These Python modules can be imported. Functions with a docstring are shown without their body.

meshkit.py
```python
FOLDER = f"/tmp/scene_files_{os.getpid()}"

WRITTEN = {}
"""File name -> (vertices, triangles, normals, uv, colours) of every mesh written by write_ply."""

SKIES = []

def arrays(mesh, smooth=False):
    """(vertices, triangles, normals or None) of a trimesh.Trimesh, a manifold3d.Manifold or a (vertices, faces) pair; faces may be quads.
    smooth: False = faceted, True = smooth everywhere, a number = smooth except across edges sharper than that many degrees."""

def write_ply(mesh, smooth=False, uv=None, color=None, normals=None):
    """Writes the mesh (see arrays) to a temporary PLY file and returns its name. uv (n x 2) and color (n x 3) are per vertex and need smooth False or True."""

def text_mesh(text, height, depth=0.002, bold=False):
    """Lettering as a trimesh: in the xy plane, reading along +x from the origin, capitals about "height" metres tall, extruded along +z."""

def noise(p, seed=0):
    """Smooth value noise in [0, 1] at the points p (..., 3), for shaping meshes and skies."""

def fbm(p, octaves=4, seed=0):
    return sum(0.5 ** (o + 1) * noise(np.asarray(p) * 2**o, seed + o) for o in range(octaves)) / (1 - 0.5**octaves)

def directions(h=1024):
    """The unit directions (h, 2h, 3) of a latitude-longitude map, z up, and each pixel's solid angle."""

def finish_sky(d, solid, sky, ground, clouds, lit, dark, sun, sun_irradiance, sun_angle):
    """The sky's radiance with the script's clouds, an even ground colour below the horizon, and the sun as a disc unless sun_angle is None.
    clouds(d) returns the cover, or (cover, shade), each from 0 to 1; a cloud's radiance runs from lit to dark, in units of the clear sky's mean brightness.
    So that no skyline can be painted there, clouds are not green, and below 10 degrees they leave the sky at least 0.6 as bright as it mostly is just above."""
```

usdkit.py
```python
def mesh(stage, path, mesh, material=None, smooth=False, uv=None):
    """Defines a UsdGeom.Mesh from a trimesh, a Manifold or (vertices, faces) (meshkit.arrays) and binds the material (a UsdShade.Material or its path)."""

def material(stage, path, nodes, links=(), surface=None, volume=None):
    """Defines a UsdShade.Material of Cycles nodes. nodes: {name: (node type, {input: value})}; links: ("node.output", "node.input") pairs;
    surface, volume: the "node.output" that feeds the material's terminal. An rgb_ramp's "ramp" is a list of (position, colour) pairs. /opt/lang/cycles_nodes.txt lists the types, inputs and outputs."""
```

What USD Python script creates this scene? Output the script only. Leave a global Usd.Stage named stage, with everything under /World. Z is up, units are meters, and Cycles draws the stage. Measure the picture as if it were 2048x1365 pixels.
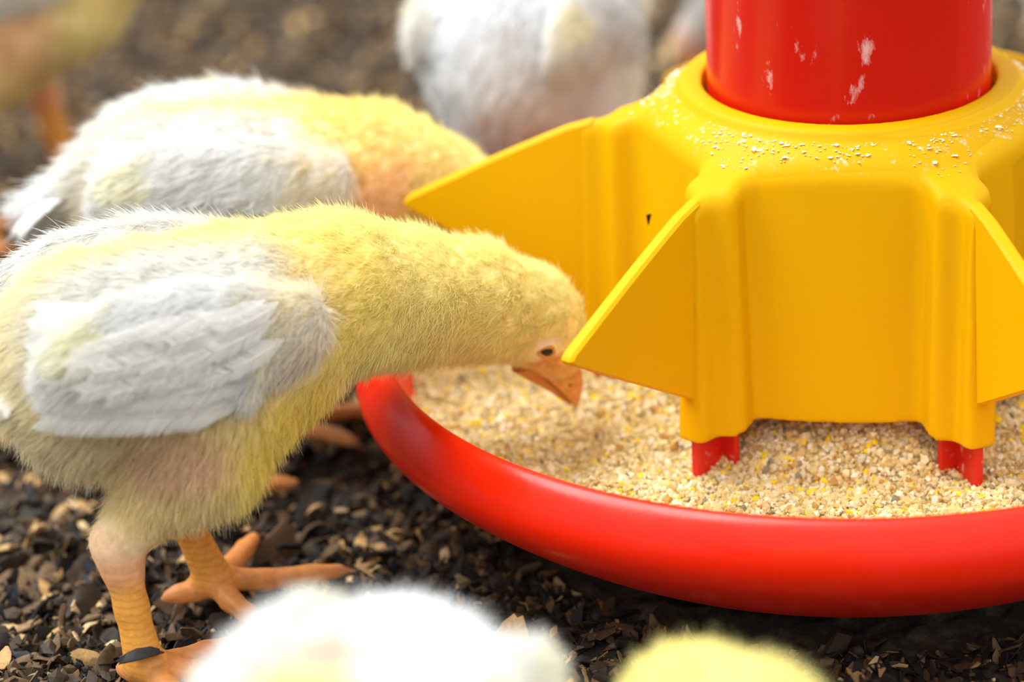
import math
import numpy as np, trimesh, shapely, usdkit, meshkit
from scipy.spatial import cKDTree
from scipy.ndimage import gaussian_filter1d
from pxr import Usd, UsdGeom, UsdLux, UsdShade, Gf, Sdf, Vt

stage = Usd.Stage.CreateInMemory()
W = UsdGeom.Xform.Define(stage, '/World')
T = Sdf.ValueTypeNames
ZF = 0.060                      # height of the pan's crest above the floor

# ---------------------------------------------------------------- camera
FPX, PITCH, ROLL, YAW, DIST, HGT = 6655.798, 0.4078019, -0.0524477, -0.1105560, 0.9776280, 0.4105662
cam = UsdGeom.Camera.Define(stage, '/World/camera')
_o = np.array([0, -DIST, HGT + ZF])
_f = np.array([math.sin(YAW) * math.cos(PITCH), math.cos(YAW) * math.cos(PITCH), -math.sin(PITCH)])
_r = np.array([math.cos(YAW), -math.sin(YAW), 0.0]); _u = np.cross(_r, _f)
_r2 = math.cos(ROLL) * _r + math.sin(ROLL) * _u
_u2 = -math.sin(ROLL) * _r + math.cos(ROLL) * _u
M = Gf.Matrix4d(*[float(x) for x in (*_r2, 0, *_u2, 0, *(-_f), 0, *_o, 1)])
cam.AddTransformOp().Set(M)
cam.CreateHorizontalApertureAttr(36.0)
cam.CreateVerticalApertureAttr(24.0)
cam.CreateFocalLengthAttr(36.0 * FPX / 2048)
cam.CreateFocusDistanceAttr(0.974)
cam.CreateFStopAttr(5.4)
cam.CreateClippingRangeAttr(Gf.Vec2f(0.02, 200))
EXPOSURE = 0.52
cam.CreateExposureAttr(EXPOSURE)


def mat(name, nodes, links, surface):
    return usdkit.material(stage, '/World/Looks/' + name, nodes, links, surface=surface)


def lin(r, g, b):
    c = np.array([r, g, b], float) / 255
    return tuple(np.where(c <= 0.04045, c / 12.92, ((c + 0.055) / 1.055) ** 2.4))


# ---------------------------------------------------------------- light: an overcast sky, brightest overhead, and the veiled sun
sky = UsdLux.DomeLight.Define(stage, '/World/sky')
sky.CreateIntensityAttr(0.98)
sky_mat = usdkit.material(stage, '/World/Looks/overcast', {
    "co": ("texture_coordinate", {}), "xyz": ("separate_xyz", {}),
    "r": ("rgb_ramp", {"ramp": [(0.0, (0.10, 0.085, 0.06)), (0.49, (0.10, 0.085, 0.06)), (0.51, (0.40, 0.40, 0.40)), (0.70, (0.60, 0.60, 0.60)), (1.0, (1.0, 1.0, 1.0))]}),
    "m": ("map_range", {"from_min": -1.0, "from_max": 1.0}), "bg": ("background_shader", {"strength": 1.0})},
    [("co.generated", "xyz.vector"), ("xyz.z", "m.value"), ("m.result", "r.fac"), ("r.color", "bg.color")], surface="bg.background")
UsdShade.MaterialBindingAPI.Apply(sky.GetPrim()).Bind(sky_mat)
sun = UsdLux.DistantLight.Define(stage, '/World/sun')
sun.CreateAngleAttr(45.0)
sun.CreateIntensityAttr(1.75)
sun.CreateColorAttr(Gf.Vec3f(1.0, 0.985, 0.96))
_s = np.array([-0.46, 0.06, 0.88]); _s /= np.linalg.norm(_s)
_x = np.cross([0, 1, 0], _s); _x /= np.linalg.norm(_x); _y = np.cross(_s, _x)
sun.AddTransformOp().Set(Gf.Matrix4d(*[float(v) for v in (*_x, 0, *_y, 0, *_s, 0, 0, 0, 3, 1)]))


# ---------------------------------------------------------------- helpers
taken = {}


def numbered(path):
    n = taken.get(path, -1) + 1
    taken[path] = n
    return path if n == 0 else f'{path}_{n:03d}'


def tag(prim, label=None, category=None, group=None, kind=None):
    p = prim.GetPrim() if hasattr(prim, 'GetPrim') else prim
    for k, v in (('label', label), ('category', category), ('group', group), ('kind', kind)):
        if v:
            p.SetCustomDataByKey(k, v)
    return prim


def obj(name, mesh, material, parent=None, smooth=40, color=None, scute=None):
    """one mesh; color: per vertex (smooth False or True) or one colour for the whole mesh"""
    base = '/World' if parent is None else str(parent.GetPath())
    path = numbered(f'{base}/{name}')
    m = usdkit.mesh(stage, path, mesh, material, smooth=smooth)
    if color is not None:
        c = np.asarray(color, np.float32).reshape(-1, 3)
        pv = UsdGeom.PrimvarsAPI(m).CreatePrimvar('tone', T.Color3fArray, 'vertex')
        if len(c) == 1:
            c = np.repeat(c, len(m.GetPointsAttr().Get()), 0)
        pv.Set(Vt.Vec3fArray.FromNumpy(c))
    if scute is not None:
        pv = UsdGeom.PrimvarsAPI(m).CreatePrimvar('scute', T.Color3fArray, 'vertex')
        pv.Set(Vt.Vec3fArray.FromNumpy(np.repeat(np.asarray(scute, np.float32)[:, None], 3, 1)))
    return m


def empty(name, loc=(0, 0, 0), rz=0.0, scale=1.0, parent=None):
    base = '/World' if parent is None else str(parent.GetPath())
    x = UsdGeom.Xform.Define(stage, numbered(f'{base}/{name}'))
    if parent is None:
        x.AddTranslateOp().Set(Gf.Vec3d(*map(float, loc)))
        x.AddRotateZOp().Set(float(rz))
        x.AddScaleOp().Set(Gf.Vec3f(scale, scale, scale))
    return x


def curves(name, P, widths, color, material, parent):
    """P (n, k, 3) strands, widths (k,) or (n, k), color (n, k, 3)"""
    n, k = P.shape[:2]
    b = UsdGeom.BasisCurves.Define(stage, numbered(f'{parent.GetPath()}/{name}'))
    b.CreateTypeAttr('linear')
    b.CreatePointsAttr(Vt.Vec3fArray.FromNumpy(P.reshape(-1, 3).astype(np.float32)))
    b.CreateCurveVertexCountsAttr(Vt.IntArray.FromNumpy(np.full(n, k, np.int32)))
    b.CreateWidthsAttr(Vt.FloatArray.FromNumpy(np.broadcast_to(widths, (n, k)).reshape(-1).astype(np.float32)))
    b.SetWidthsInterpolation('vertex')
    pv = UsdGeom.PrimvarsAPI(b).CreatePrimvar('tone', T.Color3fArray, 'vertex')
    pv.Set(Vt.Vec3fArray.FromNumpy(color.reshape(-1, 3).astype(np.float32)))
    UsdShade.MaterialBindingAPI.Apply(b.GetPrim()).Bind(material)
    return b


def unit(v):
    v = np.asarray(v, float)
    return v / np.maximum(np.linalg.norm(v, axis=-1, keepdims=True), 1e-12)


def lathe(profile, n=160):
    p = np.asarray(profile, float)
    t = np.linspace(0, 2 * np.pi, n, endpoint=False)
    v = np.stack([p[:, None, 0] * np.cos(t), p[:, None, 0] * np.sin(t), np.broadcast_to(p[:, None, 1], (len(p), n))], -1).reshape(-1, 3)
    i, j = np.meshgrid(np.arange(len(p) - 1), np.arange(n), indexing='ij')
    a, b = i * n + j, i * n + (j + 1) % n
    f = np.stack([a, b, b + n, a + n], -1).reshape(-1, 4)
    m = trimesh.Trimesh(v, np.vstack([f[:, [0, 1, 2]], f[:, [0, 2, 3]]]), process=False)
    m.merge_vertices(digits_vertex=7)
    m.update_faces(m.nondegenerate_faces())
    return m


def nets(F, o, h):
    """Surface nets of the zero level of the grid F (negative inside)."""
    s = F < 0
    shape = np.array(F.shape) - 1
    acc, cnt = np.zeros((*shape, 3)), np.zeros(shape)
    quads = []
    for ax in range(3):
        lo = [slice(None)] * 3; hi = [slice(None)] * 3
        lo[ax], hi[ax] = slice(0, -1), slice(1, None)
        lo, hi = tuple(lo), tuple(hi)
        idx = np.argwhere(s[lo] != s[hi])
        a, b = F[lo][tuple(idx.T)], F[hi][tuple(idx.T)]
        pos = idx.astype(float)
        pos[:, ax] += a / (a - b)
        u, w = (ax + 1) % 3, (ax + 2) % 3
        cells, ok = [], np.ones(len(idx), bool)
        for du, dw in ((0, 0), (-1, 0), (-1, -1), (0, -1)):
            c = idx.copy()
            c[:, u] += du; c[:, w] += dw
            ok &= (c >= 0).all(1) & (c < shape).all(1)
            cells.append(c)
        for c in cells:
            np.add.at(acc, tuple(c[ok].T), pos[ok])
            np.add.at(cnt, tuple(c[ok].T), 1)
        q = np.stack([c[ok] for c in cells], 1)
        flip = a[ok] > 0
        q[flip] = q[flip][:, ::-1]
        quads.append(q)
    act = cnt > 0
    num = np.full(shape, -1)
    num[act] = np.arange(act.sum())
    v = acc[act] / cnt[act][:, None] * h + o
    q = np.vstack(quads)
    q = num[q[..., 0], q[..., 1], q[..., 2]]
    return trimesh.Trimesh(v, np.vstack([q[:, [0, 1, 2]], q[:, [0, 2, 3]]]), process=False)


def smin(a, b, k):
    h = np.maximum(k - np.abs(a - b), 0) / k
    return np.minimum(a, b) - h * h * k * 0.25


def smax(a, b, k):
    return -smin(-a, -b, k)


def rot(axis, deg):
    return trimesh.transformations.rotation_matrix(math.radians(deg), axis)[:3, :3]


class Cone:
    """a round cone from a (radius ra) to b (radius rb)"""
    def __init__(s, label, a, ra, b, rb, k=0.006):
        s.label, s.a, s.b, s.ra, s.rb, s.k = label, np.array(a, float), np.array(b, float), ra, rb, k

    def box(s):
        r = max(s.ra, s.rb)
        return np.minimum(s.a, s.b) - r, np.maximum(s.a, s.b) + r

    def __call__(s, p):
        d = s.b - s.a
        t = np.clip(((p - s.a) @ d) / (d @ d), 0, 1)
        return np.linalg.norm(p - s.a - t[..., None] * d, axis=-1) - (s.ra + (s.rb - s.ra) * t)


class Ell:
    def __init__(s, label, c, r, R=None, k=0.006):
        s.label, s.c, s.r, s.R, s.k = label, np.array(c, float), np.array(r, float), np.eye(3) if R is None else R, k

    def box(s):
        e = np.abs(s.R) @ s.r
        return s.c - e, s.c + e

    def __call__(s, p):
        q = (p - s.c) @ s.R
        k0 = np.linalg.norm(q / s.r, axis=-1)
        k1 = np.linalg.norm(q / s.r ** 2, axis=-1)
        return k0 * (k0 - 1) / np.maximum(k1, 1e-9)


def blob(prims, h):
    lo = np.min([q.box()[0] for q in prims], 0) - 4 * h
    hi = np.max([q.box()[1] for q in prims], 0) + 4 * h
    n = np.ceil((hi - lo) / h).astype(int) + 1
    F = np.full(n, 0.05)
    ax = [lo[i] + h * np.arange(n[i]) for i in range(3)]
    for q in prims:
        a, b = q.box()
        m = q.k + 3 * h
        i0 = np.maximum(np.floor((a - m - lo) / h).astype(int), 0)
        i1 = np.minimum(np.ceil((b + m - lo) / h).astype(int) + 1, n)
        sl = tuple(slice(x, y) for x, y in zip(i0, i1))
        P = np.stack(np.meshgrid(*[ax[i][sl[i]] for i in range(3)], indexing='ij'), -1)
        F[sl] = smin(F[sl], q(P), q.k)
    return nets(F, lo, h)


def taubin(m, n=4):
    trimesh.smoothing.filter_taubin(m, 0.5, 0.52, n)
    return m


# ---------------------------------------------------------------- materials
def plastic(name, col, rough, sss=0.0, extra=None, spec=0.5, bump=0.06, bscale=900, thin=0.0):
    nodes = {"co": ("texture_coordinate", {}), "n": ("noise_texture", {"scale": 60.0, "detail": 4.0}),
             "r": ("map_range", {"from_min": 0.3, "from_max": 0.7, "to_min": rough - 0.05, "to_max": rough + 0.09}),
             "n2": ("noise_texture", {"scale": float(bscale), "detail": 3.0}), "b": ("bump", {"strength": bump, "distance": 0.0006}),
             "p": ("principled_bsdf", {"base_color": col, "specular_ior_level": spec, "subsurface_weight": sss, "subsurface_radius": (1.0, 0.35, 0.1), "subsurface_scale": 0.004})}
    links = [("co.object", "n.vector"), ("n.fac", "r.value"), ("r.result", "p.roughness"), ("co.object", "n2.vector"), ("n2.fac", "b.height"), ("b.normal", "p.normal")]
    if extra:
        en, el = extra
        nodes.update(en); links += el
    if thin:                    # thin-walled plastic that lets some light through
        nodes["tl"] = ("translucent_bsdf", {"color": tuple(x * 0.9 for x in col)})
        nodes["mc"] = ("mix_closure", {"fac": thin})
        links = links + [("p.BSDF", "mc.closure1"), ("tl.BSDF", "mc.closure2")]
        return mat(name, nodes, links, "mc.closure")
    return mat(name, nodes, links, "p.BSDF")


def specks(scale, lo, hi, base, over, stretch=(1, 1, 1), mask=None):
    """patches of wear or dust laid over a base colour"""
    en = {"mp": ("mapping", {"scale": stretch}), "sn": ("noise_texture", {"scale": scale, "detail": 6.0, "roughness": 0.62}),
          "sr": ("map_range", {"from_min": lo, "from_max": hi, "clamp": True}),
          "mx": ("mix_color", {"a": base, "b": over})}
    el = [("co.object", "mp.vector"), ("mp.vector", "sn.vector"), ("sn.fac", "sr.value"), ("sr.result", "mx.fac"), ("mx.result", "p.base_color")]
    return en, el


RED = (0.78, 0.014, 0.0006)
YEL = (0.82, 0.47, 0.0002)
m_red = plastic('red_plastic', RED, 0.27, 0.0, spec=0.42)
m_tube = plastic('scuffed_red_plastic', (0.55, 0.009, 0.002), 0.22, 0.0, spec=0.3, extra=specks(120.0, 0.63, 0.72, (0.55, 0.009, 0.002), (0.75, 0.42, 0.40), (1.0, 1.0, 0.5)))
m_strut = plastic('dusty_red_plastic', RED, 0.4, 0.0, specks(260.0, 0.60, 0.72, (0.62, 0.012, 0.004), (0.7, 0.35, 0.27)))
_en, _el = specks(24.0, 0.72, 0.76, YEL, (0.35, 0.19, 0.02))
_en.update({"xyz": ("separate_xyz", {}), "x2": ("math", {"math_type": "multiply"}), "y2": ("math", {"math_type": "multiply"}), "rs": ("math", {"math_type": "add"}), "rq": ("math", {"math_type": "sqrt"}),
            "ring": ("rgb_ramp", {"ramp": [(0.0, (0, 0, 0)), (0.35, (0, 0, 0)), (0.42, (1, 1, 1)), (0.60, (0.7, 0.7, 0.7)), (0.85, (0, 0, 0)), (1.0, (0, 0, 0))]}),
            "rm": ("map_range", {"from_min": 0.040, "from_max": 0.078}), "dn": ("noise_texture", {"scale": 330.0, "detail": 8.0, "roughness": 0.72}), "ds": ("map_range", {"from_min": 0.57, "from_max": 0.65, "clamp": True}),
            "dm": ("math", {"math_type": "multiply"}), "zm": ("map_range", {"from_min": 0.0635 + ZF, "from_max": 0.067 + ZF, "clamp": True}), "dz": ("math", {"math_type": "multiply"}), "dx": ("mix_color", {"b": (0.88, 0.80, 0.55)})})
_el = [l for l in _el if l[1] != "p.base_color"] + [("co.object", "xyz.vector"), ("xyz.x", "x2.value1"), ("xyz.x", "x2.value2"), ("xyz.y", "y2.value1"), ("xyz.y", "y2.value2"), ("x2.value", "rs.value1"), ("y2.value", "rs.value2"), ("rs.value", "rq.value1"),
       ("rq.value", "rm.value"), ("rm.result", "ring.fac"), ("co.object", "dn.vector"), ("dn.fac", "ds.value"), ("ds.result", "dm.value1"), ("ring.color", "dm.value2"), ("mx.result", "dx.a"), ("xyz.z", "zm.value"), ("dm.value", "dz.value1"), ("zm.result", "dz.value2"), ("dz.value", "dx.fac"), ("dx.result", "p.base_color")]
m_yel = plastic('yellow_plastic', YEL, 0.45, 0.0, (_en, _el), spec=0.14, bump=0.03, thin=0.22)


def toned(name, rough=0.8, spec=0.2, sheen=0.0, trans=0.0, noise_amt=0.0, noise_scale=300.0, bump=0.0):
    nodes = {"a": ("attribute", {"attribute": "tone"}), "p": ("principled_bsdf", {"roughness": rough, "specular_ior_level": spec, "sheen_weight": sheen})}
    links = []
    src = "a.color"
    if noise_amt or bump:
        nodes["co"] = ("texture_coordinate", {})
        nodes["n"] = ("noise_texture", {"scale": noise_scale, "detail": 5.0, "roughness": 0.65})
        links.append(("co.object", "n.vector"))
    if noise_amt:
        nodes["mr"] = ("map_range", {"from_min": 0.25, "from_max": 0.75, "to_min": 1 - noise_amt, "to_max": 1 + noise_amt})
        nodes["mx"] = ("mix_color", {"blend_type": "multiply", "fac": 1.0, "use_clamp": False})
        links += [("n.fac", "mr.value"), ("a.color", "mx.a"), ("mr.result", "mx.b")]
        src = "mx.result"
    if bump:
        nodes["bp"] = ("bump", {"strength": bump, "distance": 0.001})
        links += [("n.fac", "bp.height"), ("bp.normal", "p.normal")]
    links.append((src, "p.base_color"))
    out = "p.BSDF"
    if trans:
        nodes["t"] = ("translucent_bsdf", {})
        nodes["mc"] = ("mix_closure", {"fac": trans})
        links += [(src, "t.color"), ("p.BSDF", "mc.closure1"), ("t.BSDF", "mc.closure2")]
        out = "mc.closure"
    return mat(name, nodes, links, out)


m_skin = mat('chick_skin', {"a": ("attribute", {"attribute": "tone"}), "sc": ("attribute", {"attribute": "scute"}), "co": ("texture_coordinate", {}), "n": ("noise_texture", {"scale": 420.0, "detail": 5.0}),
                            "w": ("wave_texture", {"scale": 140.0, "distortion": 2.6, "detail": 2.0, "detail_scale": 6.0, "bands_direction": "z"}), "wm": ("mix_float", {"a": 1.0}), "wr": ("map_range", {"from_min": 0.0, "from_max": 0.45, "to_min": 0.87, "to_max": 1.0, "clamp": True}),
                            "nr": ("map_range", {"from_min": 0.25, "from_max": 0.75, "to_min": 0.86, "to_max": 1.12}), "m1": ("math", {"math_type": "multiply"}), "mx": ("mix_color", {"blend_type": "multiply", "fac": 1.0, "use_clamp": False}),
                            "b": ("bump", {"strength": 0.55, "distance": 0.0006}), "p": ("principled_bsdf", {"roughness": 0.5, "specular_ior_level": 0.35, "subsurface_weight": 0.12, "subsurface_scale": 0.002})},
             [("co.object", "n.vector"), ("co.object", "w.vector"), ("w.fac", "wr.value"), ("sc.fac", "wm.fac"), ("wr.result", "wm.b"), ("n.fac", "nr.value"), ("nr.result", "m1.value1"), ("wm.result", "m1.value2"),
              ("a.color", "mx.a"), ("m1.value", "mx.b"), ("mx.result", "p.base_color"), ("m1.value", "b.height"), ("b.normal", "p.normal")], "p.BSDF")
m_down = toned('chick_down', 0.9, 0.1, trans=0.33)
m_feed = toned('feed_crumble', 0.85, 0.15, noise_amt=0.15, noise_scale=1500.0)
m_litter = toned('husk_litter', 0.6, 0.3, noise_amt=0.35, noise_scale=450.0, bump=0.4)
m_eye = mat('eye_black', {"p": ("principled_bsdf", {"base_color": (0.008, 0.005, 0.004), "roughness": 0.12})}, [], "p.BSDF")
m_nostril = mat('nostril_dark', {"p": ("principled_bsdf", {"base_color": (0.12, 0.03, 0.008), "roughness": 0.7})}, [], "p.BSDF")

# ---------------------------------------------------------------- floor
floor = empty('floor')
tag(floor, 'dark brown floor of loose husk litter under the chicks and the feeder', kind='structure')
ground_mat = mat('ground', {"co": ("geometry", {}), "n": ("noise_texture", {"scale": 130.0, "detail": 8.0, "roughness": 0.7}),
                            "r": ("rgb_ramp", {"ramp": [(0.3, (0.012, 0.009, 0.007)), (0.5, (0.04, 0.03, 0.02)), (0.62, (0.10, 0.078, 0.048)), (0.8, (0.24, 0.185, 0.11))]}),
                            "b": ("bump", {"strength": 0.8, "distance": 0.003}), "p": ("principled_bsdf", {"roughness": 0.85})},
                 [("co.position", "n.vector"), ("n.fac", "r.fac"), ("r.color", "p.base_color"), ("n.fac", "b.height"), ("b.normal", "p.normal")], "p.BSDF")


def ground_z(x, y):
    p = np.stack([x, y, 0 * x], -1)
    return (meshkit.fbm(p * 45, 3, 3) - 0.5) * 0.008 + (meshkit.fbm(p * 210, 3, 7) - 0.5) * 0.0065 - 0.0055


def ground_patch(xs, ys, drop):
    gx, gy = np.meshgrid(xs, ys, indexing='ij')
    gi = np.arange(gx.size).reshape(gx.shape)
    gf = np.stack([gi[:-1, :-1], gi[1:, :-1], gi[1:, 1:], gi[:-1, 1:]], -1).reshape(-1, 4)
    return np.stack([gx, gy, ground_z(gx, gy) - drop], -1).reshape(-1, 3), gf


obj('ground', ground_patch(np.linspace(-0.46, 0.22, 230), np.linspace(-0.42, 0.66, 360), 0.0), ground_mat, floor, smooth=True)
obj('ground', ground_patch(np.linspace(-2.5, 2.5, 90), np.linspace(-1.6, 3.2, 90), 0.009), ground_mat, floor, smooth=True)

# ---------------------------------------------------------------- feeder
DEL = -3.82                     # turn of the feeder about its axis
feeder = empty('poultry_feeder', (0, 0, 0))
tag(feeder, 'round pan feeder with red dish, yellow finned hood and red drop tube', 'feeder')


def zz(p):
    return [(r, z + ZF) for r, z in p]


def spline(pts, n=90, s=1.2):
    p = np.array(pts, float)
    L = np.r_[0, np.cumsum(np.linalg.norm(np.diff(p, axis=0), axis=1))]
    t = np.linspace(0, L[-1], n)
    q = np.stack([np.interp(t, L, p[:, 0]), np.interp(t, L, p[:, 1])], 1)
    q2 = np.stack([gaussian_filter1d(q[:, i], s * n / 90 * 1.6, mode='nearest') for i in (0, 1)], 1)
    q2[0], q2[-1] = q[0], q[-1]
    return q2


th = np.linspace(np.pi / 2, 0, 14)
lower = [(0.0997 + 0.06 * math.cos(t) ** (2 / 1.2), -0.0204 - 0.0396 * math.sin(t) ** (2 / 1.2)) for t in th]
prof = [(0.0, -0.060), (0.05, -0.060), (0.09, -0.060)] + lower + [(0.1590, -0.0150), (0.1575, -0.0105), (0.1556, -0.0066), (0.1535, -0.0030), (0.1515, -0.0008), (0.1497, -0.0003), (0.1480, -0.0018), (0.1466, -0.007),
        (0.1450, -0.016), (0.140, -0.030), (0.128, -0.045), (0.108, -0.0545), (0.09, -0.0565), (0.0, -0.0565)]
obj('pan', lathe(spline(zz(prof), 200, 0.8), 220), m_red, feeder, smooth=50)

tube_prof = [(0.0413, 0.0), (0.0436, 0.0), (0.0436, 0.40), (0.0413, 0.40), (0.0413, 0.0)]
obj('drop_tube', lathe(zz(tube_prof), 160), m_tube, feeder, smooth=40)


def half_sector():
    """one side of a ridge, from the fin out to the panel: (outward, across)"""
    a = [(0.0850, 0.0), (0.0850, 0.0026), (0.0846, 0.0036), (0.0836, 0.0041), (0.0790, 0.0043), (0.0778, 0.0047), (0.0768, 0.0058), (0.0756, 0.0084), (0.0742, 0.0098), (0.0724, 0.0103), (0.0695, 0.0101), (0.0672, 0.0098), (0.0662, 0.0103)]
    for ph in np.linspace(10.2, 27.5, 10):
        r = (0.0611 + 0.0024 * (1 - ((30 - ph) / 22) ** 2)) / math.cos(math.radians(30 - ph))
        a.append((r * math.cos(math.radians(ph)), r * math.sin(math.radians(ph))))
    return np.array(a)


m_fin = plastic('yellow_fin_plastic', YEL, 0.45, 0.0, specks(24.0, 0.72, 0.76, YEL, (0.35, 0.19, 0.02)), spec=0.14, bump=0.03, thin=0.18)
RIDGES = [30.8, 90.6, 150.0, 210.0, 269.6, 329.4]   # where the six ridges and their fins stand


def pol(u, v, deg):
    """feeder plan: u outward along the direction deg (0 = to the front), v across it"""
    a = math.radians(deg + DEL)
    return np.stack([u * math.sin(a) + v * math.cos(a), -u * math.cos(a) + v * math.sin(a)], -1)


hs = half_sector()
outline = []
for c in RIDGES:
    outline.append(pol(hs[::-1][:-1, 0], -hs[::-1][:-1, 1], c))
    outline.append(pol(hs[:-1, 0], hs[:-1, 1], c))
outline = np.vstack(outline)
L = np.r_[0, np.cumsum(np.linalg.norm(np.diff(np.vstack([outline, outline[:1]]), axis=0), axis=1))]
tt = np.linspace(0, L[-1], 4800, endpoint=False)
o2 = np.stack([np.interp(tt, L, np.r_[outline[:, i], outline[0, i]]) for i in (0, 1)], 1)
o2 = np.stack([gaussian_filter1d(o2[:, i], 5, mode='wrap') for i in (0, 1)], 1)
H = 0.0009
lo, hi = np.array([-0.093, -0.093, -0.0205]), np.array([0.093, 0.093, 0.081])
nn = np.ceil((hi - lo) / H).astype(int) + 1
X, Y = np.meshgrid(lo[0] + H * np.arange(nn[0]), lo[1] + H * np.arange(nn[1]), indexing='ij')
dd = cKDTree(o2).query(np.stack([X, Y], -1).reshape(-1, 2))[0].reshape(X.shape)
dd = np.where(shapely.contains_xy(shapely.Polygon(o2), X, Y), -dd, dd)[..., None]
rr = np.hypot(X, Y)[..., None]
Zg = (lo[2] + H * np.arange(nn[2]))[None, None]
cap = np.interp(rr, [0.044, 0.052, 0.0575, 0.0635, 0.075, 0.085, 0.095], [0.0735, 0.0722, 0.0690, 0.0642, 0.0600, 0.0578, 0.0565])
d_out = dd + 0.03 * (Zg - 0.02)
outer = smax(d_out, (Zg - cap) * 0.9, 0.0042)
inner = smax(d_out + 0.0024, (Zg - cap + 0.0026) * 0.9, 0.004)
tq = np.clip((rr - 0.066) / 0.012, 0, 1)
bottom = -0.0146 - 0.0026 * tq * tq * (3 - 2 * tq) - Zg
shell = np.maximum(np.maximum(outer, -inner), bottom)
collar = np.maximum(np.hypot(np.maximum(np.abs(rr - 0.0487) - 0.0016, 0), np.maximum(np.abs(Zg - 0.0705) - 0.0022, 0)) - 0.0018, -1)
shell = smin(shell, collar, 0.003)
shell = np.maximum(shell, 0.0453 - rr)
hood_mesh = nets(shell.astype(float), lo + [0, 0, ZF], H)
hood = obj('hood', taubin(hood_mesh, 3), m_yel, feeder, smooth=50)


def fin_mesh(deg):
    top = [(0.080, 0.0590), (0.0885, 0.0566), (0.096, 0.0534), (0.105, 0.0494), (0.115, 0.0448), (0.126, 0.0393), (0.136, 0.0343), (0.1405, 0.0325), (0.1420, 0.0311), (0.1424, 0.0302), (0.1420, 0.0293), (0.1405, 0.0281)]
    bot = [(0.0884, -0.0016), (0.080, -0.0060)]
    P = shapely.Polygon(top + bot)
    a, b = np.array(P.exterior.coords)[:-1], np.array(P.buffer(-0.0008, join_style=1).exterior.coords)[:-1]
    pts = []
    for q, w in ((a, 0.0014), (b, 0.0023)):
        for s in (-1, 1):
            xy = pol(q[:, 0], np.full(len(q), s * w), deg)
            pts.append(np.column_stack([xy, q[:, 1] + ZF]))
    return trimesh.convex.convex_hull(np.vstack(pts))


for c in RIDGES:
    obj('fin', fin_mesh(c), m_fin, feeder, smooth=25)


def rbox(cu, cv, cz, su, sv, sz, b=0.0006):
    m = []
    for sx in (-1, 1):
        for sy in (-1, 1):
            for sz_ in (-1, 1):
                for e in ((1, 1, 0), (1, 0, 1), (0, 1, 1)):
                    m.append((cu + sx * (su / 2 - b * e[0]), cv + sy * (sv / 2 - b * e[1]), cz + sz_ * (sz / 2 - b * e[2])))
    return np.array(m)


for deg in RIDGES:
    parts = []
    for q in (rbox(0.0705, 0, -0.029, 0.0024, 0.0135, 0.054), rbox(0.0765, 0, -0.0315, 0.0140, 0.0032, 0.048)):
        xy = pol(q[:, 0], q[:, 1], deg)
        parts.append(trimesh.convex.convex_hull(np.column_stack([xy, q[:, 2] + ZF])))
    obj('strut', trimesh.util.concatenate(parts), m_strut, feeder, smooth=25)

# ---------------------------------------------------------------- feed
rng = np.random.default_rng(11)


def feed_z(x, y):
    r = np.hypot(x, y)
    z = np.interp(r, [0, 0.045, 0.06, 0.075, 0.09, 0.11, 0.130, 0.1405, 0.15], [-0.010, -0.016, -0.022, -0.0310, -0.0315, -0.0315, -0.0305, -0.0275, -0.027])
    return z + ZF + (meshkit.fbm(np.stack([x * 70, y * 70, 0 * x], -1), 3, 5) - 0.5) * 0.007


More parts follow.
